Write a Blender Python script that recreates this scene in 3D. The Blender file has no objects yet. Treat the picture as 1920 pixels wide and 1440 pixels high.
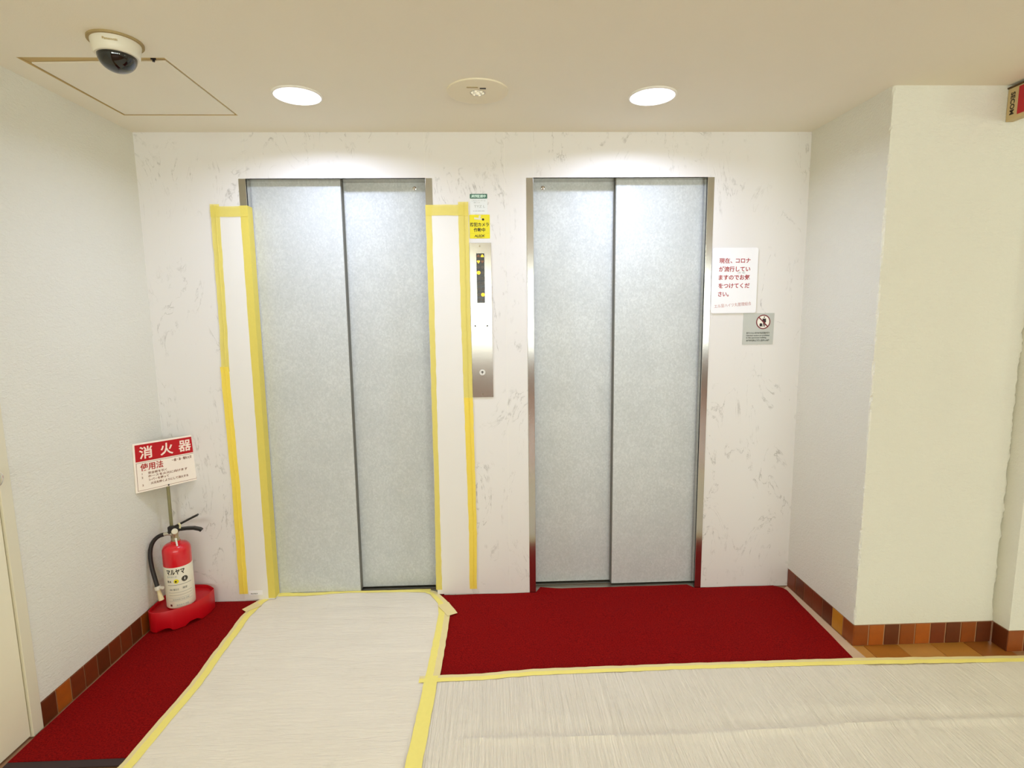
import bpy, bmesh, math, random
from mathutils import Vector, Matrix
random.seed(7)
S = bpy.context.scene
COL = S.collection
PI = math.pi

# ------------------------------------------------------------------ camera
cam_d = bpy.data.cameras.new('camera')
cam = bpy.data.objects.new('camera', cam_d)
COL.objects.link(cam)
cam_d.sensor_width = 36.0
cam_d.lens = 1018.04 * 36.0 / 1920.0
cam_d.clip_start = 0.02
YAW, PITCH, ROLL = -0.0347, -0.1286, -0.0121
cy, sy, cp, sp, cr, sr = math.cos(YAW), math.sin(YAW), math.cos(PITCH), math.sin(PITCH), math.cos(ROLL), math.sin(ROLL)
fw = Vector((-sy * cp, cy * cp, sp))
r0 = Vector((cy, sy, 0))
u0 = r0.cross(fw)
rv = cr * r0 + sr * u0
uv = -sr * r0 + cr * u0
M = Matrix((rv, uv, -fw)).transposed().to_4x4()
M.translation = Vector((-0.1144, -2.686, 1.4577))
cam.matrix_world = M
S.camera = cam

# ------------------------------------------------------------------ light, world, exposure
S.view_settings.view_transform = 'Standard'
S.view_settings.look = 'None'
S.view_settings.exposure = -0.90
S.view_settings.gamma = 1.0
S.view_settings.use_curve_mapping = False
S.cycles.diffuse_bounces = 8
S.cycles.max_bounces = 16
w = bpy.data.worlds.new('daylight')
S.world = w
w.use_nodes = True
w.node_tree.nodes['Background'].inputs['Color'].default_value = (0.93, 1.0, 0.96, 1)
w.node_tree.nodes['Background'].inputs['Strength'].default_value = 17.0
DOWNLIGHT = 6.0


def area_lamp(name, loc, size, power, col, rot=(0, 0, 0), sizey=None):
    d = bpy.data.lights.new(name, 'AREA')
    d.shape = 'RECTANGLE' if sizey else 'DISK'
    d.size = size
    if sizey:
        d.size_y = sizey
    d.energy = power
    d.color = col
    o = bpy.data.objects.new(name, d)
    COL.objects.link(o)
    o.location = loc
    o.rotation_euler = rot
    return o


WARM = (0.89, 1.0, 0.79)
COOL = (0.70, 0.78, 1.04)
for x in (-.853, .533):
    lamp = area_lamp('downlight_lamp', (x, -.432, 2.296), .16, 16.5, COOL)
    lamp.data.spread = math.radians(160)


def globe_lamp(loc, power, col):
    d = bpy.data.lights.new('lobby_globe_lamp', 'POINT')
    d.shadow_soft_size = .10
    d.energy = power
    d.color = col
    o = bpy.data.objects.new('lobby_globe_lamp', d)
    COL.objects.link(o)
    o.location = loc


for loc, p in (((-.8, -3.4, 2.0), 46), ((1.1, -3.2, 2.0), 46), ((3.1, -2.1, 2.0), 26), ((-.8, -5.8, 2.0), 30), ((2.4, -5.6, 2.0), 30)):
    globe_lamp(loc, p, WARM)
pt = area_lamp('window_daylight', (1.6, -7.45, 1.5), 5.4, 1, (1, 1, 1), (-PI / 2, 0, 0), 1.2)
pt.rotation_euler = (PI / 2, 0, 0)
pt.data.cycles.is_portal = True

# ------------------------------------------------------------------ materials


def lin(c):
    out = []
    for v in c[:3]:
        v = v / 255.0
        out.append(v / 12.92 if v <= 0.04045 else ((v + 0.055) / 1.055) ** 2.4)
    return tuple(out) + (1.0,)


class NT:
    def __init__(self, name):
        self.m = bpy.data.materials.new(name)
        self.m.use_nodes = True
        self.t = self.m.node_tree
        self.b = self.t.nodes['Principled BSDF']
        self.tc = self.t.nodes.new('ShaderNodeTexCoord')

    def n(self, typ, **kw):
        nd = self.t.nodes.new(typ)
        for k, v in kw.items():
            setattr(nd, k, v)
        return nd

    def l(self, a, b):
        self.t.links.new(a, b)

    def vec(self, scale=(1, 1, 1), rot=(0, 0, 0)):
        mp = self.n('ShaderNodeMapping')
        mp.inputs['Scale'].default_value = scale
        mp.inputs['Rotation'].default_value = rot
        self.l(self.tc.outputs['Object'], mp.inputs['Vector'])
        return mp.outputs['Vector']

    def noise(self, scale, detail=3, rough=0.5, dist=0.0, vec=None):
        nz = self.n('ShaderNodeTexNoise')
        nz.inputs['Scale'].default_value = scale
        nz.inputs['Detail'].default_value = detail
        nz.inputs['Roughness'].default_value = rough
        nz.inputs['Distortion'].default_value = dist
        self.l(vec if vec else self.tc.outputs['Object'], nz.inputs['Vector'])
        return nz.outputs['Fac']

    def ramp(self, fac, stops):
        r = self.n('ShaderNodeValToRGB')
        e = r.color_ramp.elements
        while len(e) < len(stops):
            e.new(0.5)
        for i, (p, c) in enumerate(stops):
            e[i].position = p
            e[i].color = c if len(c) == 4 else tuple(c) + (1,)
        self.l(fac, r.inputs['Fac'])
        return r.outputs['Color']

    def math(self, op, a, b=None, clamp=False):
        m = self.n('ShaderNodeMath', operation=op)
        m.use_clamp = clamp
        for i, v in enumerate((a, b)):
            if v is None:
                continue
            if isinstance(v, (int, float)):
                m.inputs[i].default_value = v
            else:
                self.l(v, m.inputs[i])
        return m.outputs[0]

    def mix(self, fac, a, b):
        m = self.n('ShaderNodeMix', data_type='RGBA')
        if isinstance(fac, (int, float)):
            m.inputs['Factor'].default_value = fac
        else:
            self.l(fac, m.inputs['Factor'])
        for nm, v in (('A', a), ('B', b)):
            s = [i for i in m.inputs if i.name == nm and i.type == 'RGBA'][0]
            if isinstance(v, tuple):
                s.default_value = v
            else:
                self.l(v, s)
        return [o for o in m.outputs if o.type == 'RGBA'][0]

    def bump(self, h, strength=0.3, dist=0.002, prev=None):
        b = self.n('ShaderNodeBump')
        b.inputs['Strength'].default_value = strength
        b.inputs['Distance'].default_value = dist
        self.l(h, b.inputs['Height'])
        if prev:
            self.l(prev, b.inputs['Normal'])
        return b.outputs['Normal']

    def set(self, col=None, rough=0.5, metal=0.0, normal=None, coat=0.0, spec=0.5):
        if col is not None:
            if isinstance(col, tuple):
                self.b.inputs['Base Color'].default_value = col
            else:
                self.l(col, self.b.inputs['Base Color'])
        if isinstance(rough, (int, float)):
            self.b.inputs['Roughness'].default_value = rough
        else:
            self.l(rough, self.b.inputs['Roughness'])
        self.b.inputs['Metallic'].default_value = metal
        self.b.inputs['Specular IOR Level'].default_value = spec
        self.b.inputs['Coat Weight'].default_value = coat
        if normal:
            self.l(normal, self.b.inputs['Normal'])
        return self.m


def plain(name, c, rough=0.5, metal=0.0, coat=0.0, var=0.06, scale=40.0, bump=0.0, spec=0.5):
    t = NT(name)
    a = lin(c)
    b = tuple(v * (1 - var) for v in a[:3]) + (1,)
    col = t.mix(t.noise(scale), b, a)
    nm = t.bump(t.noise(scale * 6, 4), bump) if bump else None
    return t.set(col, rough, metal, nm, coat, spec)


def stucco(name, c, strength=0.45, scale=38.0):
    t = NT(name)
    a = lin(c)
    big = t.noise(2.5, 3)
    col = t.mix(big, tuple(v * 0.95 for v in a[:3]) + (1,), a)
    trowel = t.noise(scale, 6, 0.62, 0.8, t.vec((1.0, 1.0, 1.9)))
    pits = t.ramp(t.noise(scale * 1.7, 3, 0.55, 1.2, t.vec((1, 1, 2.4))), [(0.36, (0, 0, 0)), (0.5, (1, 1, 1))])
    n1 = t.bump(trowel, strength, 0.006)
    n2 = t.bump(pits, strength * 0.5, 0.0025, n1)
    n3 = t.bump(t.noise(420, 2), 0.15, 0.0008, n2)
    return t.set(col, 0.85, 0, n3, spec=0.25)


WALL = stucco('painted_stucco', (230, 229, 218), 0.6, 52.0)
CEIL = stucco('ceiling_paint', (242, 238, 222), 0.12, 120)
BACKLOBBY = plain('lobby_wall_brown', (150, 110, 70), 0.6)


def marble(name):
    t = NT(name)
    base = lin((229, 227, 225))
    vec = t.vec((1.0, 1.0, 0.42), (0, 0.35, 0))
    v1 = t.noise(5.5, 6, 0.6, 1.6, vec)
    d1 = t.math('ABSOLUTE', t.math('SUBTRACT', v1, 0.5))
    line = t.ramp(d1, [(0.0, (1, 1, 1)), (0.016, (0, 0, 0))])
    m1 = t.ramp(t.noise(3.6, 4, 0.55, 0.4), [(0.45, (0, 0, 0)), (0.58, (1, 1, 1))])
    m2 = t.ramp(t.noise(28, 3), [(0.42, (0, 0, 0)), (0.6, (1, 1, 1))])
    k = t.math('MULTIPLY', t.math('MULTIPLY', line, m1), m2)
    col = t.mix(t.math('MULTIPLY', k, 0.62), base, lin((152, 150, 145)))
    cloud = t.noise(2.2, 4)
    col = t.mix(t.math('MULTIPLY', cloud, 0.06), col, lin((214, 196, 186)))
    return t.set(col, 0.5, 0, t.bump(t.noise(700, 2), 0.05, 0.0004), spec=0.3)


MARBLE = marble('marble_print_laminate')


def doorsteel(name):
    t = NT(name)
    vec = t.vec((1, 1, 0.8))
    v = t.n('ShaderNodeTexVoronoi')
    v.inputs['Scale'].default_value = 150
    t.l(t.vec((1, 1, 0.75)), v.inputs['Vector'])
    spang = v.outputs['Color']
    g = t.n('ShaderNodeSeparateColor')
    t.l(spang, g.inputs['Color'])
    nz = t.noise(85, 5, 0.7, 1.6, vec)
    big = t.noise(5.0, 4, 0.55, 0.6)
    f = t.math('ADD', t.math('MULTIPLY', g.outputs[0], 0.22), t.math('MULTIPLY', nz, 0.55))
    f = t.math('ADD', f, t.math('MULTIPLY', big, 0.35))
    col = t.ramp(f, [(0.34, lin((188, 193, 193))), (0.56, lin((198, 202, 202))), (0.74, lin((209, 213, 213)))])
    ro = t.ramp(f, [(0.34, (0.62,) * 3), (0.74, (0.46,) * 3)])
    return t.set(col, ro, 0.2, t.bump(nz, 0.05, 0.0005))


DOORSTEEL = doorsteel('mottled_door_steel')


def steel(name, c=(200, 198, 192), rough=0.16, brush=(1, 1, 300)):
    t = NT(name)
    b = t.noise(6, 3, 0.6, 0, t.vec(brush))
    a = lin(c)
    col = t.mix(b, tuple(v * 0.9 for v in a[:3]) + (1,), a)
    return t.set(col, rough, 1.0, t.bump(b, 0.03, 0.0003))


STEEL = steel('polished_stainless')
BRUSHED = steel('brushed_stainless', (186, 180, 170), 0.19, (1, 1, 420))
SILL = steel('sill_aluminium', (176, 172, 160), 0.4, (240, 1, 1))
CHROME = plain('chrome', (225, 225, 222), 0.12, 1.0, var=0.02)
DARKGAP = plain('dark_recess', (26, 22, 18), 0.9)
GAPTAN = plain('hatch_gap_tan', (206, 184, 130), 0.8)


def carpet_mat():
    t = NT('red_carpet')
    f = t.noise(190, 5, 0.75, 0.3)
    big = t.noise(5, 4, 0.6)
    c = t.ramp(f, [(0.3, lin((72, 0, 4))), (0.5, lin((146, 7, 6))), (0.68, lin((172, 26, 18)))])
    c = t.mix(t.math('MULTIPLY', big, 0.3), c, lin((120, 6, 14)))
    lint = t.ramp(t.noise(110, 2, 0.5), [(0.76, (0, 0, 0)), (0.80, (1, 1, 1))])
    c = t.mix(t.math('MULTIPLY', lint, 0.4), c, lin((196, 110, 64)))
    n = t.bump(f, 0.9, 0.006)
    return t.set(c, 0.95, 0, n, spec=0.1)


CARPET = carpet_mat()
RUBBER = plain('black_rubber_edge', (52, 34, 34), 0.7, bump=0.2)


def sheet_mat(name, along):
    # along: 'x' = fine ribs drawn as lines that run along x, 'y' = along y
    t = NT(name)
    sc = (4.2, 40, 1) if along == 'x' else (70, 1.8, 1)
    rib = t.noise(2.2, 4, 0.6, 0.9, t.vec(sc))
    weave = t.noise(300, 2)
    blotch = t.noise(3.5, 4, 0.6)
    c = t.mix(blotch, lin((226, 217, 200)), lin((237, 230, 215)))
    dirt = t.ramp(t.noise(7, 5, 0.65, 0.5), [(0.6, (0, 0, 0)), (0.8, (1, 1, 1))])
    c = t.mix(t.math('MULTIPLY', dirt, 0.22), c, lin((176, 166, 146)))
    n = t.bump(rib, 0.8 if along == 'y' else 0.55, 0.009)
    n = t.bump(weave, 0.25, 0.001, n)
    return t.set(c, 0.9, 0, n, spec=0.15)


SHEETX = sheet_mat('nonwoven_sheet_cross', 'x')
SHEETY = sheet_mat('nonwoven_sheet_ribbed', 'y')


def tape_mat(name, c, see):
    t = NT(name)
    a = lin(c)
    col = t.mix(t.noise(60, 4), tuple(v * 0.93 for v in a[:3]) + (1,), a)
    n = t.bump(t.noise(260, 3), 0.2, 0.0008)
    m = t.set(col, 0.55, 0, n, spec=0.3)
    if see:
        tr = t.n('ShaderNodeBsdfTransparent')
        mx = t.n('ShaderNodeMixShader')
        mx.inputs[0].default_value = see
        out = t.t.nodes['Material Output']
        t.l(t.b.outputs[0], mx.inputs[1])
        t.l(tr.outputs[0], mx.inputs[2])
        t.l(mx.outputs[0], out.inputs['Surface'])
    return m


TAPE = tape_mat('yellow_tape', (242, 226, 112), 0.25)
TAPE_DEEP = tape_mat('yellow_tape_doubled', (250, 224, 92), 0.08)
TAPE_FLOOR = tape_mat('yellow_floor_tape', (246, 232, 128), 0.0)
TAPE_PALE = tape_mat('yellow_floor_tape_thin', (234, 218, 160), 0.0)
FILM = plain('white_protective_film', (232, 230, 226), 0.45, var=0.03, scale=8)
TILES = [plain('brown_tile_%s' % n, c, 0.42, 0, 0.0, 0.35, 24, 0.1) for n, c in (
    ('red', (126, 54, 20)), ('dark', (106, 48, 16)), ('orange', (178, 92, 22)), ('mid', (150, 74, 18)), ('ochre', (204, 138, 34)))]
FTILES = [plain('floor_tile_%s' % n, c, 0.4, 0, 0.0, 0.25, 14, 0.06) for n, c in (
    ('orange', (178, 112, 36)), ('pale', (198, 142, 70)), ('tan', (190, 130, 52)), ('brown', (160, 96, 34)))]
GROUT = plain('tile_grout', (168, 128, 92), 0.9)
MORTAR = plain('pale_mortar_strip', (206, 176, 146), 0.85)
WHITEPLASTIC = plain('white_plastic', (232, 228, 212), 0.4, var=0.02)
CREAM = plain('cream_painted_steel', (236, 230, 204), 0.4, var=0.03, scale=6)
CREAMF = plain('cream_frame_paint', (222, 216, 192), 0.45, var=0.03, scale=6)
PAPER = plain('white_laminated_paper', (244, 244, 248), 0.35, var=0.02)
GREYSIGN = plain('silver_grey_sign', (190, 192, 186), 0.4, 0.15, var=0.05)
RED = plain('red_sign_print', (186, 6, 24), 0.4, var=0.05)
REDINK = plain('red_ink', (170, 40, 48), 0.6, var=0.05)
BLACK = plain('black_ink', (30, 24, 20), 0.6, var=0.05)
GREYINK = plain('grey_ink', (120, 124, 118), 0.6)
PALEINK = plain('pale_grey_ink', (176, 182, 178), 0.6)
BROWNINK = plain('brown_ink', (140, 96, 76), 0.6)
WHITEINK = plain('white_print', (240, 236, 226), 0.5, var=0.02)
YELLOW = plain('yellow_sign_print', (232, 218, 12), 0.45, var=0.04)
GREEN = plain('green_sign_print', (64, 112, 92), 0.45)
MINT = plain('mint_print', (206, 234, 220), 0.5, var=0.02)
EXTRED = plain('extinguisher_red', (212, 10, 30), 0.28, 0, 0.5, 0.04)
STANDRED = plain('red_stand_plastic', (196, 4, 22), 0.4, 0, 0.1, 0.06)
BLACKRUB = plain('black_rubber', (30, 22, 18), 0.5)
BLACKPL = plain('black_plastic', (28, 24, 22), 0.35)
POLE = plain('olive_grey_pole', (152, 148, 110), 0.35, 0.6)
BRASS = plain('brass_fitting', (190, 180, 150), 0.3, 0.9)
SMOKE = NT('smoked_dome').set(lin((14, 18, 18)), 0.06, 0, None, 0.6)
LAMPBODY = plain('lamp_trim_white', (238, 236, 228), 0.4, var=0.02)


def emit(name, c, s):
    t = NT(name)
    t.b.inputs['Emission Color'].default_value = lin(c)
    t.b.inputs['Emission Strength'].default_value = s
    return t.set(lin(c), 0.5)


LAMP = emit('lit_diffuser', (250, 246, 255), DOWNLIGHT)
AMBER = emit('lit_amber_indicator', (255, 196, 48), 1.6)
REFLECT = plain('lamp_reflector', (240, 238, 226), 0.15, 0.5, var=0.02)
WINDOWGLASS = NT('clear_glass')
WINDOWGLASS.b.inputs['Transmission Weight'].default_value = 1.0
WINDOWGLASS = WINDOWGLASS.set((1, 1, 1, 1), 0.02)

# ------------------------------------------------------------------ mesh helpers


class MB:
    def __init__(self):
        self.v, self.f, self.mi = [], [], []
        self.cur = 0

    def add(self, vs, fs):
        n = len(self.v)
        self.v += [tuple(p) for p in vs]
        for f in fs:
            self.f.append([i + n for i in f])
            self.mi.append(self.cur)
        return self

    def box(self, a, b):
        x0, y0, z0 = a
        x1, y1, z1 = b
        vs = [(x0, y0, z0), (x1, y0, z0), (x1, y1, z0), (x0, y1, z0), (x0, y0, z1), (x1, y0, z1), (x1, y1, z1), (x0, y1, z1)]
        return self.add(vs, [(0, 3, 2, 1), (4, 5, 6, 7), (0, 1, 5, 4), (1, 2, 6, 5), (2, 3, 7, 6), (3, 0, 4, 7)])

    def lathe(self, prof, c, seg=32, mat=None):
        # prof: (r, h) list along local z; mat: 3x3 rotation
        vs, fs = [], []
        n = len(prof)
        for i in range(seg):
            a = 2 * PI * i / seg
            for r, h in prof:
                p = Vector((r * math.cos(a), r * math.sin(a), h))
                if mat:
                    p = mat @ p
                vs.append(p + Vector(c))
        for i in range(seg):
            j = (i + 1) % seg
            for k in range(n - 1):
                fs.append((i * n + k, j * n + k, j * n + k + 1, i * n + k + 1))
        if prof[0][0] > 1e-6:
            fs.append([i * n for i in range(seg)][::-1])
        if prof[-1][0] > 1e-6:
            fs.append([i * n + n - 1 for i in range(seg)])
        return self.add(vs, fs)

    def tube(self, pts, r, seg=10, radii=None):
        pts = [Vector(p) for p in pts]
        vs, fs = [], []
        t0 = (pts[1] - pts[0]).normalized()
        ref = Vector((0, 0, 1)) if abs(t0.z) < 0.9 else Vector((1, 0, 0))
        nrm = t0.cross(ref).normalized()
        for i, p in enumerate(pts):
            if i == 0:
                t = pts[1] - p
            elif i == len(pts) - 1:
                t = p - pts[i - 1]
            else:
                t = pts[i + 1] - pts[i - 1]
            t.normalize()
            nrm = (nrm - t * nrm.dot(t)).normalized()
            bi = t.cross(nrm)
            rr = radii[i] if radii else r
            for k in range(seg):
                a = 2 * PI * k / seg
                vs.append(p + nrm * (rr * math.cos(a)) + bi * (rr * math.sin(a)))
        for i in range(len(pts) - 1):
            for k in range(seg):
                l = (k + 1) % seg
                fs.append((i * seg + k, i * seg + l, (i + 1) * seg + l, (i + 1) * seg + k))
        fs.append(list(range(seg))[::-1])
        fs.append([(len(pts) - 1) * seg + k for k in range(seg)])
        return self.add(vs, fs)

    def prism(self, poly, fn0, fn1):
        # poly: 2d points; fn0/fn1 map a point to the two end faces
        n = len(poly)
        vs = [fn0(*p) for p in poly] + [fn1(*p) for p in poly]
        fs = [list(range(n))[::-1], list(range(n, 2 * n))]
        for i in range(n):
            j = (i + 1) % n
            fs.append((i, j, n + j, n + i))
        return self.add(vs, fs)

    def plate(self, poly, y0, y1):
        # vertical plate facing -y: poly in (x, z)
        return self.prism(poly, lambda x, z: (x, y1, z), lambda x, z: (x, y0, z))

    def build(self, name, m, parent=None, smooth=None, bevel=0.0, seg=2, loc=None):
        me = bpy.data.meshes.new(name)
        off = Vector(parent_origin(parent)) if parent else Vector((0, 0, 0))
        if loc is not None:
            off = Vector(loc)
        me.from_pydata([Vector(p) - off for p in self.v], [], self.f)
        ms = m if isinstance(m, (list, tuple)) else [m]
        for mm in ms:
            me.materials.append(mm)
        for p, i in zip(me.polygons, self.mi):
            p.material_index = i
        bm = bmesh.new()
        bm.from_mesh(me)
        bmesh.ops.recalc_face_normals(bm, faces=bm.faces)
        bm.to_mesh(me)
        bm.free()
        me.update()
        if smooth is not None:
            me.shade_smooth()
            me.set_sharp_from_angle(angle=math.radians(smooth))
        o = bpy.data.objects.new(name, me)
        COL.objects.link(o)
        if parent:
            o.parent = parent
        if loc is not None:
            o.location = off - (Vector(parent_origin(parent)) if parent else Vector((0, 0, 0)))
        if bevel:
            bv = o.modifiers.new('bevel', 'BEVEL')
            bv.width = bevel
            bv.segments = seg
            bv.limit_method = 'ANGLE'
        return o


def parent_origin(p):
    v = Vector((0, 0, 0))
    while p:
        v += p.location
        p = p.parent
    return v


def thing(name, label, cat, loc, group=None):
    o = bpy.data.objects.new(name, None)
    COL.objects.link(o)
    o.location = loc
    o.empty_display_size = 0.05
    return tag(o, label, cat, group)


def tag(o, label=None, cat=None, group=None, kind=None):
    if label:
        o['label'] = label
    if cat:
        o['category'] = cat
    if group:
        o['group'] = group
    if kind:
        o['kind'] = kind
    return o


def struct(o, label=None):
    o['kind'] = 'structure'
    if label:
        o['label'] = label
    return o


def structure(name, loc=(0, 0, 0)):
    o = bpy.data.objects.new(name, None)
    COL.objects.link(o)
    o.location = loc
    o.empty_display_size = 0.05
    return struct(o)


def frame_m(origin, right, up):
    r = Vector(right).normalized()
    u = Vector(up).normalized()
    n = r.cross(u)
    m = Matrix((r, u, n)).transposed().to_4x4()
    m.translation = Vector(origin)
    return m


def text(name, body, h, m, parent, mw, align='CENTER', bold=0.0, width=None, shear=0.0, spacing=1.0, line=1.0, depth=0.0002):
    """flat print: mw = world matrix whose x,y axes are right/up on the sign; h = em size"""
    c = bpy.data.curves.new(name, 'FONT')
    c.body = body
    c.size = h
    c.align_x = align
    c.align_y = 'CENTER'
    c.offset = bold
    c.shear = shear
    c.space_character = spacing
    c.space_line = line
    c.extrude = depth
    c.resolution_u = 3
    o = bpy.data.objects.new(name, c)
    COL.objects.link(o)
    bpy.context.view_layer.update()
    me = bpy.data.meshes.new_from_object(o.evaluated_get(bpy.context.evaluated_depsgraph_get()))
    bpy.data.objects.remove(o)
    bpy.data.curves.remove(c)
    me.name = name
    if width and len(me.vertices):
        xs = [v.co.x for v in me.vertices]
        k = width / (max(xs) - min(xs))
        mid = (max(xs) + min(xs)) / 2
        base = mid if align == 'CENTER' else min(xs)
        for v in me.vertices:
            v.co.x = (v.co.x - base) * k
    elif align == 'CENTER' and len(me.vertices):
        xs = [v.co.x for v in me.vertices]
        mid = (max(xs) + min(xs)) / 2
        for v in me.vertices:
            v.co.x -= mid
    if len(me.vertices) and '\n' not in body:
        ys = [v.co.y for v in me.vertices]
        mid = (max(ys) + min(ys)) / 2
        for v in me.vertices:
            v.co.y -= mid
    me.transform(Matrix.Translation(-parent_origin(parent)) @ mw)
    me.materials.clear()
    me.materials.append(m)
    t = bpy.data.objects.new(name, me)
    COL.objects.link(t)
    t.parent = parent
    return t


def wall_at(x, y, z):
    return frame_m((x, y, z), (1, 0, 0), (0, 0, 1))


def rrect(x0, z0, x1, z1, r, n=4):
    pts = []
    for cx_, cz_, a0 in ((x1 - r, z1 - r, 0), (x0 + r, z1 - r, 90), (x0 + r, z0 + r, 180), (x1 - r, z0 + r, 270)):
        for k in range(n + 1):
            a = math.radians(a0 + 90 * k / n)
            pts.append((cx_ + r * math.cos(a), cz_ + r * math.sin(a)))
    return pts


def disc_poly(cx_, cz_, r, n=24):
    return [(cx_ + r * math.cos(2 * PI * k / n), cz_ + r * math.sin(2 * PI * k / n)) for k in range(n)]


# ------------------------------------------------------------------ room shell
XL, XR, XS, H, YC, YS, B = -1.7534, 1.4346, 2.055, 2.3064, -0.536, -0.612, 0.099
XFAR, YBACK = 5.2, -7.5

# ceiling with a hole for the access hatch
hx0, hx1, hy0, hy1 = -1.652, -1.178, -0.738, -0.212
mb = MB()
for a, b in (((XL - .2, -3.1), (hx0, .3)), ((hx1, -3.1), (XFAR + .2, .3)), ((hx0, -3.1), (hx1, hy0)), ((hx0, hy1), (hx1, .3))):
    mb.box((a[0], a[1], H), (b[0], b[1], H + .06))
struct(mb.build('ceiling', CEIL))
struct(MB().box((XL - .2, YBACK - .2, H), (XFAR + .2, -3.1, H + .06)).build('ceiling', plain('lobby_ceiling_board', (168, 136, 92), 0.6)))

hatch = thing('ceiling_hatch', 'square painted access hatch panel in the ceiling beside the dome camera', 'hatch', (-1.415, -0.475, H))
MB().prism([(hx0 + .010, hy1 - .010), (hx1 - .010, hy1 - .010), (hx1 - .010, hy0 + .026), (hx0 + .014, hy0 + .046)],
           lambda x, y: (x, y, H + .001), lambda x, y: (x, y, H + .0055)).build('panel', CEIL, hatch)
mb = MB()
mb.box((hx0 + .004, hy0 + .004, H + .006), (hx1 - .004, hy1 - .004, H + .02))
mb.build('backing', GAPTAN, hatch)
mb = MB()
t_ = .003
mb.box((hx0, hy0, H + .0005), (hx0 + t_, hy1, H + .062)).box((hx1 - t_, hy0, H + .0005), (hx1, hy1, H + .062))
mb.box((hx0 + t_, hy0, H + .0005), (hx1 - t_, hy0 + t_, H + .062)).box((hx0 + t_, hy1 - t_, H + .0005), (hx1 - t_, hy1, H + .062))
mb.build('rim', GAPTAN, hatch)
mb = MB()
mb.box((-1.225, hy0 + .004, H - .003), (-1.211, hy0 + .011, H + .012))
mb.lathe([(0.004, -.008), (0.004, 0)], (-1.218, hy0 + .009, H - .001), 12)
mb.build('latch', BLACKPL, hatch)

# floor: grout bed, tiles where the protective sheets leave it open, quarry tile pattern further away
tf = NT('quarry_tile_floor')
br = tf.n('ShaderNodeTexBrick')
br.offset = 0.0
br.inputs['Scale'].default_value = 1.0
br.inputs['Brick Width'].default_value = 0.15
br.inputs['Row Height'].default_value = 0.15
br.inputs['Mortar Size'].default_value = 0.004
br.inputs['Color1'].default_value = lin((170, 100, 42))
br.inputs['Color2'].default_value = lin((140, 80, 40))
br.inputs['Mortar'].default_value = lin((150, 120, 92))
tf.l(tf.tc.outputs['Object'], br.inputs['Vector'])
QUARRY = tf.set(br.outputs['Color'], 0.4)
floor = structure('floor')
mb = MB()
mb.box((XL - .2, YBACK, -.06), (XFAR, -2.16, -.001))
mb.build('tiled_area', QUARRY, floor)
mb = MB()
mb.box((XL - .2, -2.16, -.06), (XFAR, .25, -.0045))
mb.build('grout_bed', GROUT, floor)


def tile_proto(sx, sy, sz, bev):
    b = bmesh.new()
    bmesh.ops.create_cube(b, size=1)
    bmesh.ops.scale(b, vec=(sx, sy, sz), verts=b.verts)
    bmesh.ops.bevel(b, geom=b.edges[:], offset=bev, segments=1, affect='EDGES')
    me = bpy.data.meshes.new('tile')
    b.to_mesh(me)
    b.free()
    return me


def place_tile(me, m, loc, parent, rot=(0, 0, 0)):
    o = bpy.data.objects.new('tile', me)
    COL.objects.link(o)
    o.parent = parent
    o.location = Vector(loc) - parent_origin(parent)
    o.rotation_euler = rot
    if not me.materials:
        me.materials.append(m)
    o.material_slots[0].link = 'OBJECT'
    o.material_slots[0].material = m
    return o


ft = tile_proto(.1475, .1475, .012, .0015)
order = [1, 0, 1, 2, 3, 0, 2, 1, 3, 2]
for i in range(12):
    for j in range(4):
        x = 1.41 + .15 * i
        y = -.561 - .15 * j
        if y > YC - .005 and x < XS and x > XR:
            y = y
        if x > XS and j == 0:
            continue
        place_tile(ft, FTILES[order[(i + 3 * j) % 10]], (x, y, -.006 + random.uniform(-.0004, .0004)), floor)
for i in range(4):
    for j in range(3):
        place_tile(ft, FTILES[order[(2 * i + j) % 10]], (XL + .079 + .15 * i, -1.115 - .15 * j, -.006), floor)

# back wall: laminate panels with joints
wall_back = structure('wall_back')
DX = dict(a=(-1.2575, -.4215), b=(0.0915, .9345))
gap = .0007


def panel(x0, x1, z0, z1, y=0.0):
    return MB().box((x0 + gap, y, z0), (x1 - gap, y + .016, z1)).build('panel', MARBLE, wall_back)


panel(XL - .004, -1.2575, 0, H)
panel(-1.2575, -.4215, 2.1, H)
panel(-.4215, -.045, 0, H)
panel(-.045, 0.0915, 0, H)
panel(0.0915, .9345, 2.1, H)
panel(.9345, XR + .004, 0, H)
mb = MB()
for x0, x1, z0 in ((XL - .2, -1.30, -.05), (-1.30, -.38, 2.18), (-.38, .05, -.05), (.05, .98, 2.18), (.98, XR + .1, -.05)):
    mb.box((x0, .0165, z0), (x1, .25, H + .05))
for jx, z0 in ((-1.2575, 2.1), (-.4215, 2.1), (-.045, 0), (.0915, 2.1), (.9345, 2.1)):
    mb.box((jx - .004, .0006, z0 + .002), (jx + .004, .017, H))
mb.build('joint_backing', plain('joint_filler_white', (238, 236, 230), 0.5), wall_back)


# left wall with a door opening
def wl(name_parts):
    m_ = MB()
    for a, b in name_parts:
        m_.box(a, b)
    return m_


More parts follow.
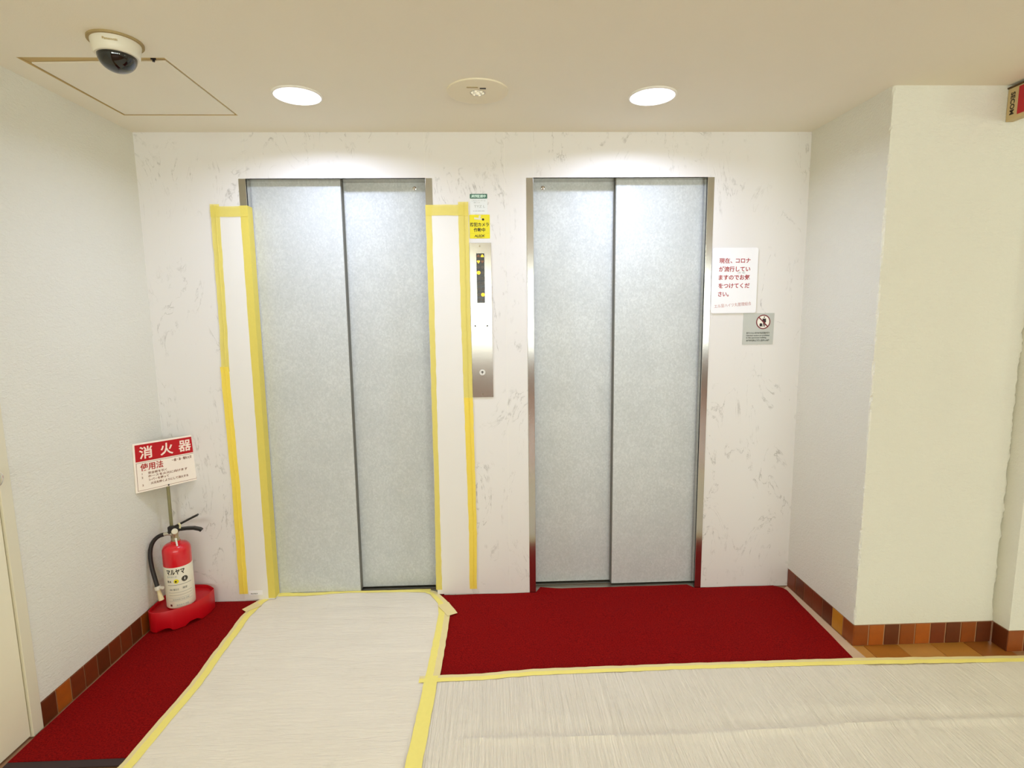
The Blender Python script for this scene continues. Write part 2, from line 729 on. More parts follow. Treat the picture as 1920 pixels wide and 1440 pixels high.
struct(wl((((XL - .15, -.845, B), (XL, .02, H + .05)), ((XL - .15, -1.80, 2.04), (XL, -.845, H + .05)), ((XL - .15, YBACK, 0), (XL, -1.80, H + .05)))).build('wall_left', WALL))
mb = MB()
rc = random.Random(3)
NZ = 210
e1 = e2 = 0
for k in range(NZ + 1):
    z = B + (H + .05 - B) * k / NZ
    e1 = .6 * e1 + rc.gauss(0, .0011)
    e2 = .6 * e2 + rc.gauss(0, .0017)
    for x, y in ((XR, .05), (XR, YC + .008), (XR + .002 + e1, YC + .002 + e1), (XR + .008, YC), (XS - .010, YC), (XS - .0025 + e2, YC + .0025 - e2), (XS, YC + .010), (XS, .05)):
        mb.v.append((x, y, z))
for k in range(NZ):
    for q in range(8):
        l = (q + 1) % 8
        mb.f.append([k * 8 + q, k * 8 + l, k * 8 + 8 + l, k * 8 + 8 + q])
        mb.mi.append(0)
mb.f.append(list(range(8)))
mb.f.append([NZ * 8 + q for q in range(8)])
mb.mi += [0, 0]
struct(mb.build('wall_right', WALL))
struct(MB().box((XS, YS, B), (XFAR, .05, H + .05)).build('wall_side', WALL))
struct(MB().box((XFAR, YBACK, 0), (XFAR + .15, YS, H + .05)).build('wall_far_right', WALL))
struct(wl((((XL - .15, YBACK - .15, 0), (XFAR + .15, YBACK, 1.0)), ((XL - .15, YBACK - .15, 2.05), (XFAR + .15, YBACK, H + .05)),
           ((XL - .15, YBACK - .15, 1.0), (-1.2, YBACK, 2.05)), ((4.4, YBACK - .15, 1.0), (XFAR + .15, YBACK, 2.05)))).build('wall_front', BACKLOBBY))
win = structure('window_1', (1.6, YBACK, 1.0))
mb = MB()
for x0, x1, z0, z1 in ((-1.2, -1.16, 1, 2.05), (4.36, 4.4, 1, 2.05), (-1.16, 4.36, 1, 1.04), (-1.16, 4.36, 2.01, 2.05), (0.66, .70, 1.04, 2.01), (2.5, 2.54, 1.04, 2.01)):
    mb.box((x0, YBACK - .09, z0), (x1, YBACK - .03, z1))
mb.build('window_frame', SILL, win)

# baseboards of brown split tiles
bt = tile_proto(.066, .008, .0925, .0012)
bt_mid = {}


def baseboard(name, p0, d, n, length, cols, out):
    """p0: start on the floor, d: direction along the wall, out: unit vector into the room"""
    bb = structure(name, (p0[0], p0[1], 0))
    d = Vector((d[0], d[1], 0))
    out = Vector((out[0], out[1], 0))
    p0 = Vector((p0[0], p0[1], 0))
    a = p0 - out * .05
    c = p0 - out * .0035
    q = [a + d * .012, c + d * .004, c + d * (length - .006), a + d * (length - .012)]
    MB().prism([(v.x, v.y) for v in q], lambda x, y: (x, y, -.02), lambda x, y: (x, y, B + .001)).build('grout', GROUT, bb)
    ang = math.atan2(d.y, d.x)
    pitch = length / n
    me = tile_proto(pitch - .0055, .008, .0925, .0012)
    for i in range(n):
        c = p0 + d * (pitch * (i + .5)) - out * (.0045 + random.uniform(-.0006, .0006))
        place_tile(me, TILES[cols[i % len(cols)]], (c.x, c.y, .0475), bb, (0, 0, ang))
    return bb


baseboard('baseboard_right', (XR, -.001), (0, -1), 7, .535, [0, 1, 0, 0, 1, 4, 3], (-1, 0))
baseboard('baseboard_column', (XR, YC), (1, 0), 9, XS - XR, [3, 2, 1, 3, 2, 0, 1, 3, 1], (0, -1))
baseboard('baseboard_step', (XS, YC), (0, -1), 1, YC - YS, [1], (-1, 0))
baseboard('baseboard_side', (XS, YS), (1, 0), 15, 1.08, [3, 0, 1, 3], (0, -1))
baseboard('baseboard_left', (XL, -.001), (0, -1), 12, .844, [1, 0, 1, 3, 1, 0, 0, 1, 0, 0, 2, 1], (1, 0))

# door in the left wall
d3 = structure('door_3', (XL, -1.32, 0))
mb = MB()
mb.box((XL - .12, -.889, 0), (XL + .003, -.846, 2.04)).box((XL - .12, -1.80, 0), (XL + .003, -1.757, 2.04)).box((XL - .12, -1.757, 1.997), (XL + .003, -.889, 2.04))
mb.build('door_frame', CREAMF, d3, bevel=.002)
MB().box((XL - .05, -1.753, .008), (XL - .004, -.893, 1.993)).build('door_leaf', CREAM, d3, bevel=.002)
MB().box((XL - .11, -1.757, .0), (XL - .051, -.889, 1.997)).build('rebate', DARKGAP, d3)
rm = Matrix.Rotation(PI / 2, 3, 'Y')
MB().lathe([(.026, -.004), (.026, .004), (.011, .006), (.010, .03), (.022, .036), (.027, .048), (.024, .06), (.012, .066), (0, .067)], (XL - .002, -.955, .955), 24, rm).build('door_knob', CHROME, d3, smooth=40)
MB().lathe([(.012, 0), (.012, .004), (.004, .005), (0, .005)], (XL - .003, -.877, .945), 16, rm).build('strike_plate', CHROME, d3, smooth=40)


# elevators
def elevator(name, x0, x1, near_left):
    e = structure(name, ((x0 + x1) / 2, 0, 0))
    wj = .033
    for s, x in ((-1, x0), (1, x1)):
        xo = x + s * wj
        lo, hi = min(x, xo), max(x, xo)
        m_ = MB()
        m_.box((lo, -.0025, 0), (hi, .012, 2.099))
        m_.box((x if s > 0 else x - .004, .0, 0), (x + .004 if s > 0 else x, .045, 2.1))
        m_.build('side_jamb', STEEL, e, bevel=.0012)
    MB().box((x0 - .004, .001, 2.1), (x1 + .004, .17, 2.112)).build('lintel', STEEL, e)
    mid = x0 + (.424 if near_left else (x1 - x0) - .4315)
    ov = .03
    yn, yf = .054, .094
    if near_left:
        n0, n1, f0, f1 = x0 - .06, mid, mid - ov, x1 + .06
    else:
        n0, n1, f0, f1 = mid, x1 + .06, x0 - .06, mid + ov
    MB().box((n0, yn, .012), (n1, yn + .032, 2.13)).build('door_panel', DOORSTEEL, e, bevel=.002)
    MB().box((f0, yf, .012), (f1, yf + .032, 2.13)).build('door_panel', DOORSTEEL, e, bevel=.002)
    EDGE = plain('panel_edge_shade', (112, 110, 102), 0.5, 0.3)  # unlit look of the near panel's steel edge, painted as a dark grey strip
    if near_left:
        MB().box((mid, yn + .001, .014), (mid + .0035, yf - .002, 2.12)).build('edge_shade_strip', EDGE, e)
    else:
        MB().box((mid - .0035, yn + .001, .014), (mid, yf - .002, 2.12)).build('edge_shade_strip', EDGE, e)
    xb = x1 - .063 if near_left else x0 + .055
    rmx = Matrix.Rotation(PI / 2, 3, 'X')
    MB().lathe([(.009, 0), (.009, .004), (.005, .005), (.005, .012), (0, .012)], (xb, yf, 2.073), 16, rmx).build('bolt', CHROME, e, smooth=40)
    m_ = MB()
    for ya, yb in ((.0, .052), (.058, .064), (.076, .092), (.098, .104), (.116, .17)):
        m_.box((x0 - .06, ya, -.02), (x1 + .06, yb, .004))
    m_.box((x0 - .06, .0, -.03), (x1 + .06, .17, -.012))
    m_.build('sill', SILL, e)
    MB().box((x0 - .08, .135, -.02), (x1 + .08, .16, 2.2)).build('shaft_backing', DARKGAP, e)
    return e


elevator('door_1', *DX['a'], True)
elevator('door_2', *DX['b'], False)

# ------------------------------------------------------------------ ceiling fittings


def downlight(loc, label):
    t = thing('downlight', label, 'ceiling light', loc, 'lit downlights above the elevators')
    m_ = MB()
    m_.lathe([(.087, -.001), (.087, -.006), (.089, -.0065), (.093, -.005), (.095, -.001), (.095, 0.0)], loc, 48)
    m_.build('trim_ring', LAMPBODY, t, smooth=50)
    MB().lathe([(0, -.0085), (.05, -.008), (.075, -.006), (.0865, -.003)], loc, 48).build('diffuser', LAMP, t)
    return t


downlight((-.853, -.432, H), 'round lit downlight in the ceiling above the taped-up elevator')
downlight((.533, -.432, H), 'round lit downlight in the ceiling above the untaped elevator')

em = thing('emergency_light', 'round white emergency light plate with small lens between the two downlights', 'emergency light', (-.156, -.475, H))
c = (-.156, -.475, H)
MB().lathe([(.029, -.001), (.029, -.0075), (.06, -.0085), (.105, -.0075), (.117, -.005), (.118, 0)], c, 56).build('cover_plate', plain('emergency_plate', (236, 228, 202), 0.5, var=0.02), em, smooth=50)
MB().lathe([(.029, -.0075), (.0275, -.0075), (.016, .022), (.0, .024)], c, 24).build('reflector_cup', REFLECT, em, smooth=60)
m_ = MB()
for k in range(6):
    a = k * PI / 3 + .2
    m_.tube([(c[0] + .023 * math.cos(a), c[1] + .023 * math.sin(a), H - .010), (c[0] + .009 * math.cos(a), c[1] + .009 * math.sin(a), H + .012)], .0045, 6)
m_.lathe([(0, -.014), (.008, -.010), (.009, .01)], c, 14)
m_.build('lens', emit('emergency_lens', (255, 250, 230), 0.35), em, smooth=50)
MB().box((-.147, -.524, H - .0105), (-.124, -.517, H - .008)).build('test_switch', BLACKPL, em)
MB().box((-.196, -.534, H - .0098), (-.154, -.525, H - .008)).build('caution_label', plain('beige_label', (186, 170, 128), 0.6), em)

cc = (-1.262, -.845, H)
camr = thing('dome_camera', 'white dome security camera with smoked black dome on the ceiling', 'security camera', cc)
tilt = Matrix.Rotation(math.radians(0), 3, 'X')
MB().lathe([(.066, 0), (.067, -.008), (.063, -.03), (.062, -.040), (.058, -.045), (.053, -.046), (.053, -.040)], cc, 48).build('housing', WHITEPLASTIC, camr, smooth=40)
prof = [(.053 * math.cos(a), -.045 - .046 * math.sin(a)) for a in [k * PI / 2 / 10 for k in range(11)]]
prof[-1] = (0, -.091)
MB().lathe(prof, cc, 40).build('smoked_dome', SMOKE, camr, smooth=80)
m_ = MB()
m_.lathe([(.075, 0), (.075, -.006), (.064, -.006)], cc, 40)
m_.build('mounting_base', plain('camera_base_shadow_grey', (170, 150, 104), 0.7), camr, smooth=40)  # base ring coloured tan to draw the shadow line above the housing
# faint maker's lettering on the housing, facing the lobby
for dummy in (0,):
    dirv = Vector((.35, -1, 0)).normalized()
    right = Vector((1, .35, 0)).normalized()
    text('lettering', 'Panasonic', .010, plain('housing_print_tan', (196, 176, 120), 0.6), camr,
         frame_m(Vector(cc) + dirv * .0655 + Vector((0, 0, -.020)), right, (0, 0, 1)), bold=.0002)

# ------------------------------------------------------------------ projecting wall sign on the column
sx = 1.888
sg = thing('projecting_sign', 'red and white projecting sign high on the plaster column', 'sign', (sx, YC, 2.172))
MB().box((sx, -.80, 2.172), (sx + .03, YC - .001, 2.292)).build('sign_box', plain('sign_box_cream', (206, 184, 136), 0.5), sg, bevel=.002)
MB().box((sx - .0015, -.785, 2.186), (sx, -.583, 2.286)).build('red_panel', RED, sg)
MB().box((sx - .004, -.80, 2.292), (sx + .034, YC - .001, 2.297)).build('top_dark_strip', plain('sign_top_dark', (84, 62, 24), 0.6), sg)  # dark brown strip along the top of the sign
text('lettering', 'SECOM', .024, plain('sign_letter_brown_black', (58, 44, 22), 0.6), sg, frame_m((sx - .0008, -.560, 2.233), (0, 0, -1), (0, -1, 0)), bold=.0006, width=.082)

# ------------------------------------------------------------------ things on the back wall
# protective film beside elevator 1
YF = -.0042
pf = thing('protective_film', 'white protective film strip taped over the frame near the fire extinguisher', 'protective film', (-1.34, 0, 0), 'protective films beside the elevator frame')
m_ = MB()
m_.box((-1.412, YF, .012), (-1.256, YF + .0012, 1.962)).box((-1.2572, YF, .012), (-1.256, .05, 1.962))
m_.build('film', FILM, pf)
pf = thing('protective_film', 'white protective film strip taped up beside the elevator call panel', 'protective film', (-.335, 0, 0), 'protective films beside the elevator frame')
MB().box((-.4225, YF, .012), (-.243, YF + .0012, 1.962)).build('film', FILM, pf)


def tape(label, path, normal, m, prof=None, group=None, seed=0, split=None, jitter=.0012, name='tape_strip', step=.03):
    """path: list of (point, width). prof: list of (u -.5...5, height). split: u beyond which material 2 is used"""
    rnd = random.Random(seed)
    nrm = Vector(normal)
    prof = prof or [(-.5, .0004), (-.2, .0005), (.2, .0005), (.5, .0004)]
    P = []
    for (a, wa), (b, wb) in zip(path[:-1], path[1:]):
        a, b = Vector(a), Vector(b)
        n = max(1, int((b - a).length / step))
        for k in range(n):
            t = k / n
            P.append((a.lerp(b, t), wa + (wb - wa) * t))
    P.append((Vector(path[-1][0]), path[-1][1]))
    m_ = MB()
    vs, fs = [], []
    nu = len(prof)
    ph = rnd.uniform(0, 9)
    for i, (p, wd) in enumerate(P):
        tg = (P[min(i + 1, len(P) - 1)][0] - P[max(i - 1, 0)][0]).normalized()
        sd = tg.cross(nrm).normalized()
        off = rnd.uniform(-1, 1) * jitter
        for u, h in prof:
            vs.append(p + sd * (u * wd + off) + nrm * (h + .0003 * math.sin(i * .9 + ph + u * 5)))
    for i in range(len(P) - 1):
        for k in range(nu - 1):
            fs.append((i * nu + k, i * nu + k + 1, (i + 1) * nu + k + 1, (i + 1) * nu + k))
    m_.add(vs, fs)
    if split is not None:
        nf = nu - 1
        for fi in range(len(fs)):
            if (prof[fi % nf][0] + prof[fi % nf + 1][0]) / 2 > split:
                m_.mi[fi] = 1
    # underside skirt
    n = len(vs)
    rim = [i * nu for i in range(len(P))] + [(len(P) - 1) * nu + k for k in range(1, nu)] + [i * nu + nu - 1 for i in range(len(P) - 2, -1, -1)] + [k for k in range(nu - 2, 0, -1)]
    low = [Vector(vs[i]) - nrm * .0006 for i in rim]
    base = len(m_.v)
    m_.v += [tuple(v) for v in low]
    for k in range(len(rim)):
        l = (k + 1) % len(rim)
        m_.f.append([rim[k], rim[l], base + l, base + k])
        m_.mi.append(0)
    o = m_.build(name, m, loc=path[0][0])
    tag(o, label, 'tape', group)
    return o


RIDGE = [(-.5, .0004), (-.12, .0005), (-.07, .0032), (-.02, .0006), (.2, .0005), (.5, .0004)]
G = 'yellow tape strips on the wall around the taped elevator'
Yt = -.0048
tape('upper yellow tape strip down the outer edge of the film near the extinguisher', [((-1.407, Yt, 1.984), .042), ((-1.411, Yt, 1.445), .036), ((-1.418, Yt, 1.195), .038)], (0, -1, 0), TAPE, RIDGE, G, 1)
tape('lower deep yellow tape strip down the outer film edge above the extinguisher stand', [((-1.421, Yt - .0007, 1.218), .040), ((-1.412, Yt - .0007, .65), .040), ((-1.414, Yt - .0007, .045), .043)], (0, -1, 0), TAPE_DEEP, RIDGE, G, 2)
tape('short level yellow tape strip across the top of the film near the extinguisher', [((-1.428, Yt - .0014, 1.950), .048), ((-1.256, Yt - .0014, 1.950), .048)], (0, -1, 0), TAPE, None, G, 3)
# inner left tape folded round the jamb corner
m_ = MB()
n = 60
for i in range(n + 1):
    z = 1.977 - (1.977 - .018) * i / n
    e = random.uniform(-.0008, .0008)
    for x, y in ((-1.291 + e, Yt), (-1.272, Yt - .0004), (-1.2556, Yt - .0006), (-1.2549, .01), (-1.2549, .046 + e), (-1.2555, .046 + e), (-1.2555, Yt + .0006), (-1.291 + e, Yt + .0004)):
        m_.v.append((x, y, z))
for i in range(n):
    for k in range(8):
        l = (k + 1) % 8
        m_.f.append([i * 8 + k, i * 8 + l, i * 8 + 8 + l, i * 8 + 8 + k])
        m_.mi.append(0)
tag(m_.build('tape_strip', TAPE, loc=(-1.27, Yt, .018)), 'long yellow tape strip folded around the elevator jamb nearest the extinguisher', 'tape', G)
tape('narrow yellow tape strip down the jamb on the call panel side of the elevator', [((-.408, Yt, 1.976), .029), ((-.41, Yt, .63), .024), ((-.414, Yt, .036), .031)], (0, -1, 0), TAPE, None, G, 5)
tape('short level yellow tape strip across the film top beside the yellow camera notice', [((-.4235, Yt - .0014, 1.951), .049), ((-.221, Yt - .0014, 1.951), .050)], (0, -1, 0), TAPE, None, G, 6)
tape('upper yellow tape strip running down beside the elevator call panel', [((-.2445, Yt, 1.989), .049), ((-.2435, Yt, 1.43), .046), ((-.2395, Yt, 1.0), .044)], (0, -1, 0), TAPE, RIDGE[::1], G, 7)
tape('lower deep yellow tape strip below the elevator call panel', [((-.2395, Yt - .0007, 1.045), .044), ((-.232, Yt - .0007, .337), .040), ((-.2365, Yt - .0007, .036), .037)], (0, -1, 0), TAPE_DEEP, RIDGE, G, 8)

# small white sticker at the bottom of the film
st = thing('sticker', 'small white sticker with tiny print at the foot of the taped film', 'sticker', (-1.354, YF - .0008, .037))
MB().box((-1.388, YF - .0008, .037), (-1.320, YF, .060)).build('label_paper', PAPER, st)
text('lettering', 'PROTECT', .007, GREYINK, st, wall_at(-1.362, YF - .001, .0445), bold=.0003, width=.036)

# green and white notice
gn = thing('notice', 'small white notice with a green heading above the yellow camera notice', 'notice', (-.1705, -.001, 1.934))
MB().plate(rrect(-.2115, 1.934, -.1285, 2.026, .003), -.0012, 0).build('card', plain('notice_white_plastic', (228, 232, 232), 0.4, var=0.02), gn)
MB().plate(rrect(-.2115, 2.004, -.1285, 2.026, .003), -.0018, -.0012).build('heading_band', GREEN, gn)
text('lettering', '遠隔監視中', .014, MINT, gn, wall_at(-.1705, -.0020, 2.0152), bold=.0005, width=.070, shear=.15)
text('small_print', 'このエレベーターは', .0075, PALEINK, gn, wall_at(-.1705, -.0014, 1.995), width=.066)
text('small_print', '監視しています', .0065, PALEINK, gn, wall_at(-.178, -.0014, 1.986), width=.03)
text('small_print', 'TYZ L', .016, PALEINK, gn, wall_at(-.166, -.0014, 1.968), width=.052)
text('small_print', '0120-000-000', .005, GREYINK, gn, wall_at(-.17, -.0014, 1.947), width=.054)

# yellow camera notice
yn = thing('notice', 'yellow security camera notice above the elevator call panel', 'notice', (-.167, -.001, 1.819))
MB().plate(rrect(-.2160, 1.819, -.1185, 1.930, .002), -.0012, 0).build('card', YELLOW, yn)
text('lettering', '防犯カメラ', .020, BLACK, yn, wall_at(-.1675, -.0014, 1.884), bold=.0004, width=.089)
text('lettering', '作動中', .020, BLACK, yn, wall_at(-.1685, -.0014, 1.859), bold=.0004, width=.055)
text('lettering', 'ALSOK', .015, plain('dark_olive_print', (76, 66, 10), 0.6), yn, wall_at(-.168, -.0014, 1.8315), bold=.0005, width=.052, shear=.25)
text('small_print', 'SECURITY', .005, plain('olive_print', (130, 116, 10), 0.6), yn, wall_at(-.168, -.0014, 1.8228), width=.026)
MB().box((-.213, -.0014, 1.8432), (-.122, -.0012, 1.8438)).build('rule_line', plain('olive_rule', (196, 180, 10), 0.6), yn)
m_ = MB()
m_.plate([(-.193, 1.909), (-.158, 1.905), (-.158, 1.913), (-.193, 1.9175)], -.0016, -.0012)
m_.plate([(-.172, 1.914), (-.164, 1.914), (-.160, 1.927), (-.170, 1.927)], -.0015, -.0012)
m_.build('camera_drawing', plain('camera_drawing_pale', (226, 222, 200), 0.5), yn)
MB().plate(disc_poly(-.1505, 1.9075, .0055, 16), -.0017, -.0012).build('camera_lens_drawing', BLACK, yn)

# call panel
cpn = thing('call_panel', 'tall stainless steel elevator call panel with lit floor display', 'call panel', (-.167, 0, 1.046))
px0, px1, pz0, pz1 = -.2185, -.1145, 1.0465, 1.798
MB().box((px0, -.004, pz0), (px1, 0, pz1)).build('face_plate', BRUSHED, cpn, bevel=.0008)
MB().box((-.1865, -.0046, 1.512), (-.1475, -.004, 1.749)).build('display_window', plain('display_black', (30, 24, 20), 0.25), cpn)
cell = .0186
cwx = (-.1765, -.1575)
rows = 9
pit = .237 / rows
for r in range(rows):
    for k in range(2):
        zc = 1.749 - pit * (r + .5)
        lit = (r, k) in ((0, 1), (1, 0), (3, 0), (7, 1))
        m_ = MB()
        if r < 2:
            dz = 1 if r == 0 else -1
            m_.plate([(cwx[k] - .007, zc - .005 * dz), (cwx[k] + .007, zc - .005 * dz), (cwx[k] + .007, zc), (cwx[k], zc + .009 * dz), (cwx[k] - .007, zc)], -.0054, -.0046)
            m_.build('direction_lamp', AMBER if lit else plain('unlit_direction_lamp', (134, 88, 60), 0.5), cpn)
        else:
            m_.plate(disc_poly(cwx[k], zc, .0088 if lit else .0078, 20), -.0054, -.0046)
            m_.build('floor_lamp', AMBER if lit else plain('unlit_floor_lamp', (82, 74, 66), 0.4), cpn)
for r in range(3, rows, 2):
    MB().box((-.1865, -.0051, 1.749 - pit * r - .0012), (-.1475, -.0046, 1.749 - pit * r + .0012)).build('row_divider', BLACKPL, cpn)
for x in (-.198, -.139):
    MB().lathe([(.0042, 0), (.0042, .0015), (.0022, .0015), (.002, .0008), (0, .0008)], (x, -.004, 1.4005), 16, Matrix.Rotation(PI / 2, 3, 'X')).build('key_switch', plain('key_switch_black', (40, 36, 34), 0.4), cpn)
for x, z in ((-.1685, 1.782), (-.1665, 1.063)):
    MB().lathe([(.0036, 0), (.003, .001), (0, .0012)], (x, -.004, z), 14, Matrix.Rotation(PI / 2, 3, 'X')).build('screw', plain('screw_head_brass', (150, 136, 110), 0.35, 0.8), cpn, smooth=50)
bx, bz = -.1675, 1.171
bt_ = MB().lathe([(.0145, 0), (.0145, .003), (.0120, .0045), (.0115, .003), (0, .003)], (bx, -.004, bz), 32, Matrix.Rotation(PI / 2, 3, 'X')).build('call_button', plain('button_pale', (228, 226, 220), 0.35), cpn, smooth=40)
m_ = MB()
m_.plate([(bx - .0016, bz - .007), (bx + .0016, bz - .007), (bx + .0016, bz + .001), (bx + .0065, bz - .001), (bx + .0065, bz + .0018), (bx, bz + .0075), (bx - .0065, bz + .0018), (bx - .0065, bz - .001), (bx - .0016, bz + .001)], -.0076, -.0069)
m_.build('up_arrow', BLACK, cpn)

# white laminated notice
wn = thing('notice', 'white laminated notice with red handwriting-style text on the marble wall', 'notice', (1.084, 0, 1.447))
m_ = MB()
pl = rrect(.9695, 1.448, 1.1970, 1.7655, .011)
m_.plate(pl, -.0056, -.0040)
m_.build('sheet', PAPER, wn)
for i, tline in enumerate(('現在、コロナ', 'が流行してい', 'ますのでお気', 'をつけてくだ', 'さい。')):
    wd = .156 if i < 4 else .053
    xl = 1.0035
    if i == 0:
        text('lettering', '現在、', .0265, REDINK, wn, wall_at(xl + .0325, -.0058, 1.7035), bold=.0005, width=.065)
        text('lettering', 'コロナ', .0265, REDINK, wn, wall_at(xl + .119, -.0058, 1.7035), bold=.0006, width=.074)
        continue
    tt = text('lettering', tline, .0265, REDINK, wn, wall_at(xl + wd / 2, -.0058, 1.7035 - i * .0405), bold=.0006, width=wd)
text('handwriting', 'エル窪ハイツ丸管理組合', .019, plain('thin_red_pen', (186, 110, 104), 0.6), wn,
     frame_m((1.079, -.0058, 1.4885), (1, 0, .07), (-.07, 0, 1)), width=.185, bold=-.0001)
text('pencil_note', 'きを', .012, PALEINK, wn, wall_at(1.117, -.0058, 1.645), width=.04)

# grey no-soliciting sign
gs = thing('prohibition_sign', 'small silver-grey sign with a red no-hawkers pictogram', 'sign', (1.2155, 0, 1.2905))
MB().plate([(1.1365, 1.2905), (1.2925, 1.2905), (1.2945, 1.446), (1.1385, 1.446)], -.0016, 0).build('plate', GREYSIGN, gs)
pc = (1.2390, 1.4025)
MB().plate(disc_poly(pc[0], pc[1], .0355, 40), -.0019, -.0016).build('white_disc', WHITEINK, gs)
m_ = MB()
N = 40
vs = [(pc[0] + r * math.cos(2 * PI * k / N), y, pc[1] + r * math.sin(2 * PI * k / N)) for y in (-.0025, -.0019) for r in (.0360, .0310) for k in range(N)]
fs = []
for k in range(N):
    l = (k + 1) % N
    fs += [(k, l, N + l, N + k), (2 * N + k, 3 * N + k, 3 * N + l, 2 * N + l), (k, 2 * N + k, 2 * N + l, l), (N + k, N + l, 3 * N + l, 3 * N + k)]
m_.add(vs, fs)
a = .0335
m_.plate([(pc[0] - .0245, pc[1] + .0205), (pc[0] - .0205, pc[1] + .0245), (pc[0] + .0245, pc[1] - .0205), (pc[0] + .0205, pc[1] - .0245)], -.0024, -.0019)
m_.build('red_ring', plain('dark_red_print', (124, 30, 40), 0.5), gs)
m_ = MB()
hx, hz = pc[0] + .0045, pc[1]
m_.plate(disc_poly(hx, hz + .0235, .0034, 14), -.0022, -.0019)
m_.plate([(hx - .0085, hz + .0165), (hx + .0085, hz + .0165), (hx + .0095, hz - .0015), (hx + .0062, hz - .002), (hx + .0050, hz - .0240), (hx + .0015, hz - .0240), (hx, hz - .006), (hx - .0035, hz - .0240), (hx - .0070, hz - .0240), (hx - .0045, hz - .001), (hx - .0095, hz + .001)], -.0022, -.0019)
m_.plate([(hx - .0225, hz - .0225), (hx - .0095, hz - .0225), (hx - .0095, hz - .0085), (hx - .013, hz - .0085), (hx - .013, hz - .006), (hx - .019, hz - .006), (hx - .019, hz - .0085), (hx - .0225, hz - .0085)], -.0022, -.0019)
m_.build('pictogram', plain('pictogram_black', (40, 8, 12), 0.6), gs)
for i, (tl, wd) in enumerate((('当マンション内での勧誘販売お断り', .118), ('Uninvited vendors are prohibited', .118), ('in this apartment building.', .104), ('未经许可禁止推销人员进入本楼', .118))):
    text('lettering', tl, (.0105, .0088, .0088, .0100)[i], GREYINK, gs, wall_at(1.1555 + wd / 2, -.0019, (1.3475, 1.3345, 1.3235, 1.3105)[i]), bold=.00045, width=wd)

# ------------------------------------------------------------------ floor coverings
ZM = .006
mt = thing('carpet_mat', 'deep red carpet mat covering the floor in front of the elevators', 'carpet', (-.2, -.5, 0))
xl_, xr_ = XL + .012, 1.412
yn0 = -1.005
poly = [(xl_, -.006), (xr_ - .05, .002), (xr_ - .02, -.004), (xr_ - .004, -.03)]
# grid with a slight surface unevenness
m_ = MB()
NX, NY = 110, 40
for j in range(NY + 1):
    v = j / NY
    for i in range(NX + 1):
        u = i / NX
        y = -.006 + (yn0 + .006) * v
        right = 1.406 - .045 * v
        # rounded far corner
        if v < .05:
            right -= .05 * (1 - v / .05) ** 2
        x = xl_ + (right - xl_) * u
        if v == 0:
            # pulled up to the sills between the jambs
            if -1.25 < x < -.43 or .10 < x < .925:
                y = .03
        z = ZM + .0006 * math.sin(x * 23 + y * 11) + .0005 * math.sin(y * 37 - x * 5)
        if v == 0 and .1 < x < .3:
            z += .010 * max(0, 1 - abs(x - .12) / .1)
        m_.v.append((x, y, z))
for j in range(NY):
    for i in range(NX):
        a = j * (NX + 1) + i
        m_.f.append([a, a + 1, a + NX + 2, a + NX + 1])
        m_.mi.append(0)
rim = [i for i in range(NX + 1)] + [j * (NX + 1) + NX for j in range(1, NY + 1)] + [NY * (NX + 1) + i for i in range(NX - 1, -1, -1)] + [j * (NX + 1) for j in range(NY - 1, 0, -1)]
base = len(m_.v)
m_.v += [(m_.v[i][0], m_.v[i][1], .0005) for i in rim]
for k in range(len(rim)):
    l = (k + 1) % len(rim)
    m_.f.append([rim[k], rim[l], base + l, base + k])
    m_.mi.append(0)
m_.build('pile', CARPET, mt, smooth=40)
MB().prism([(xl_, yn0 - .03), (1.34, yn0 - .03), (1.36, yn0), (xl_, yn0)], lambda x, y: (x, y, .0005), lambda x, y: (x, y, .005)).build('rubber_edge', RUBBER, mt, bevel=.001)
# mortar strip between mat and right hand baseboard
struct(MB().prism([(1.404, -.03), (1.433, -.006), (1.433, -.532), (1.44, -.64), (1.372, -.64)], lambda x, y: (x, y, -.004), lambda x, y: (x, y, .0005)).build('trim_1', MORTAR))


def cloth(name, label, left, right, y0, y1, nx, ny, m, zf, cat='floor sheet', group='white protective sheets on the floor'):
    """left(y), right(y): edges; zf(x,y): height"""
    m_ = MB()
    for j in range(ny + 1):
        y = y0 + (y1 - y0) * j / ny
        for i in range(nx + 1):
            xa, xb = left(y), right(y)
            x = xa + (xb - xa) * i / nx
            yy = y
            m_.v.append((x, yy, zf(x, yy, i / nx, j / ny)))
    for j in range(ny):
        for i in range(nx):
            a = j * (nx + 1) + i
            m_.f.append([a, a + nx + 1, a + nx + 2, a + 1])
            m_.mi.append(0)
    rim = [i for i in range(nx + 1)] + [j * (nx + 1) + nx for j in range(1, ny + 1)] + [ny * (nx + 1) + i for i in range(nx - 1, -1, -1)] + [j * (nx + 1) for j in range(ny - 1, 0, -1)]
    base = len(m_.v)
    m_.v += [(m_.v[i][0], m_.v[i][1], m_.v[i][2] - .0012) for i in rim]
    for k in range(len(rim)):
        l = (k + 1) % len(rim)
        m_.f.append([rim[k], rim[l], base + l, base + k])
        m_.mi.append(0)
    o = m_.build(name, m, smooth=60, loc=(left(y1) * .5 + right(y1) * .5, (y0 + y1) / 2, 0))
    return tag(o, label, cat, group)


def interp(pts):
    def f(y):
        for (ya, xa), (yb, xb) in zip(pts[:-1], pts[1:]):
            if yb <= y <= ya:
                return xa + (xb - xa) * (ya - y) / (ya - yb)
        return pts[0][1] if y > pts[0][0] else pts[-1][1]
    return f


from mathutils import noise as mn


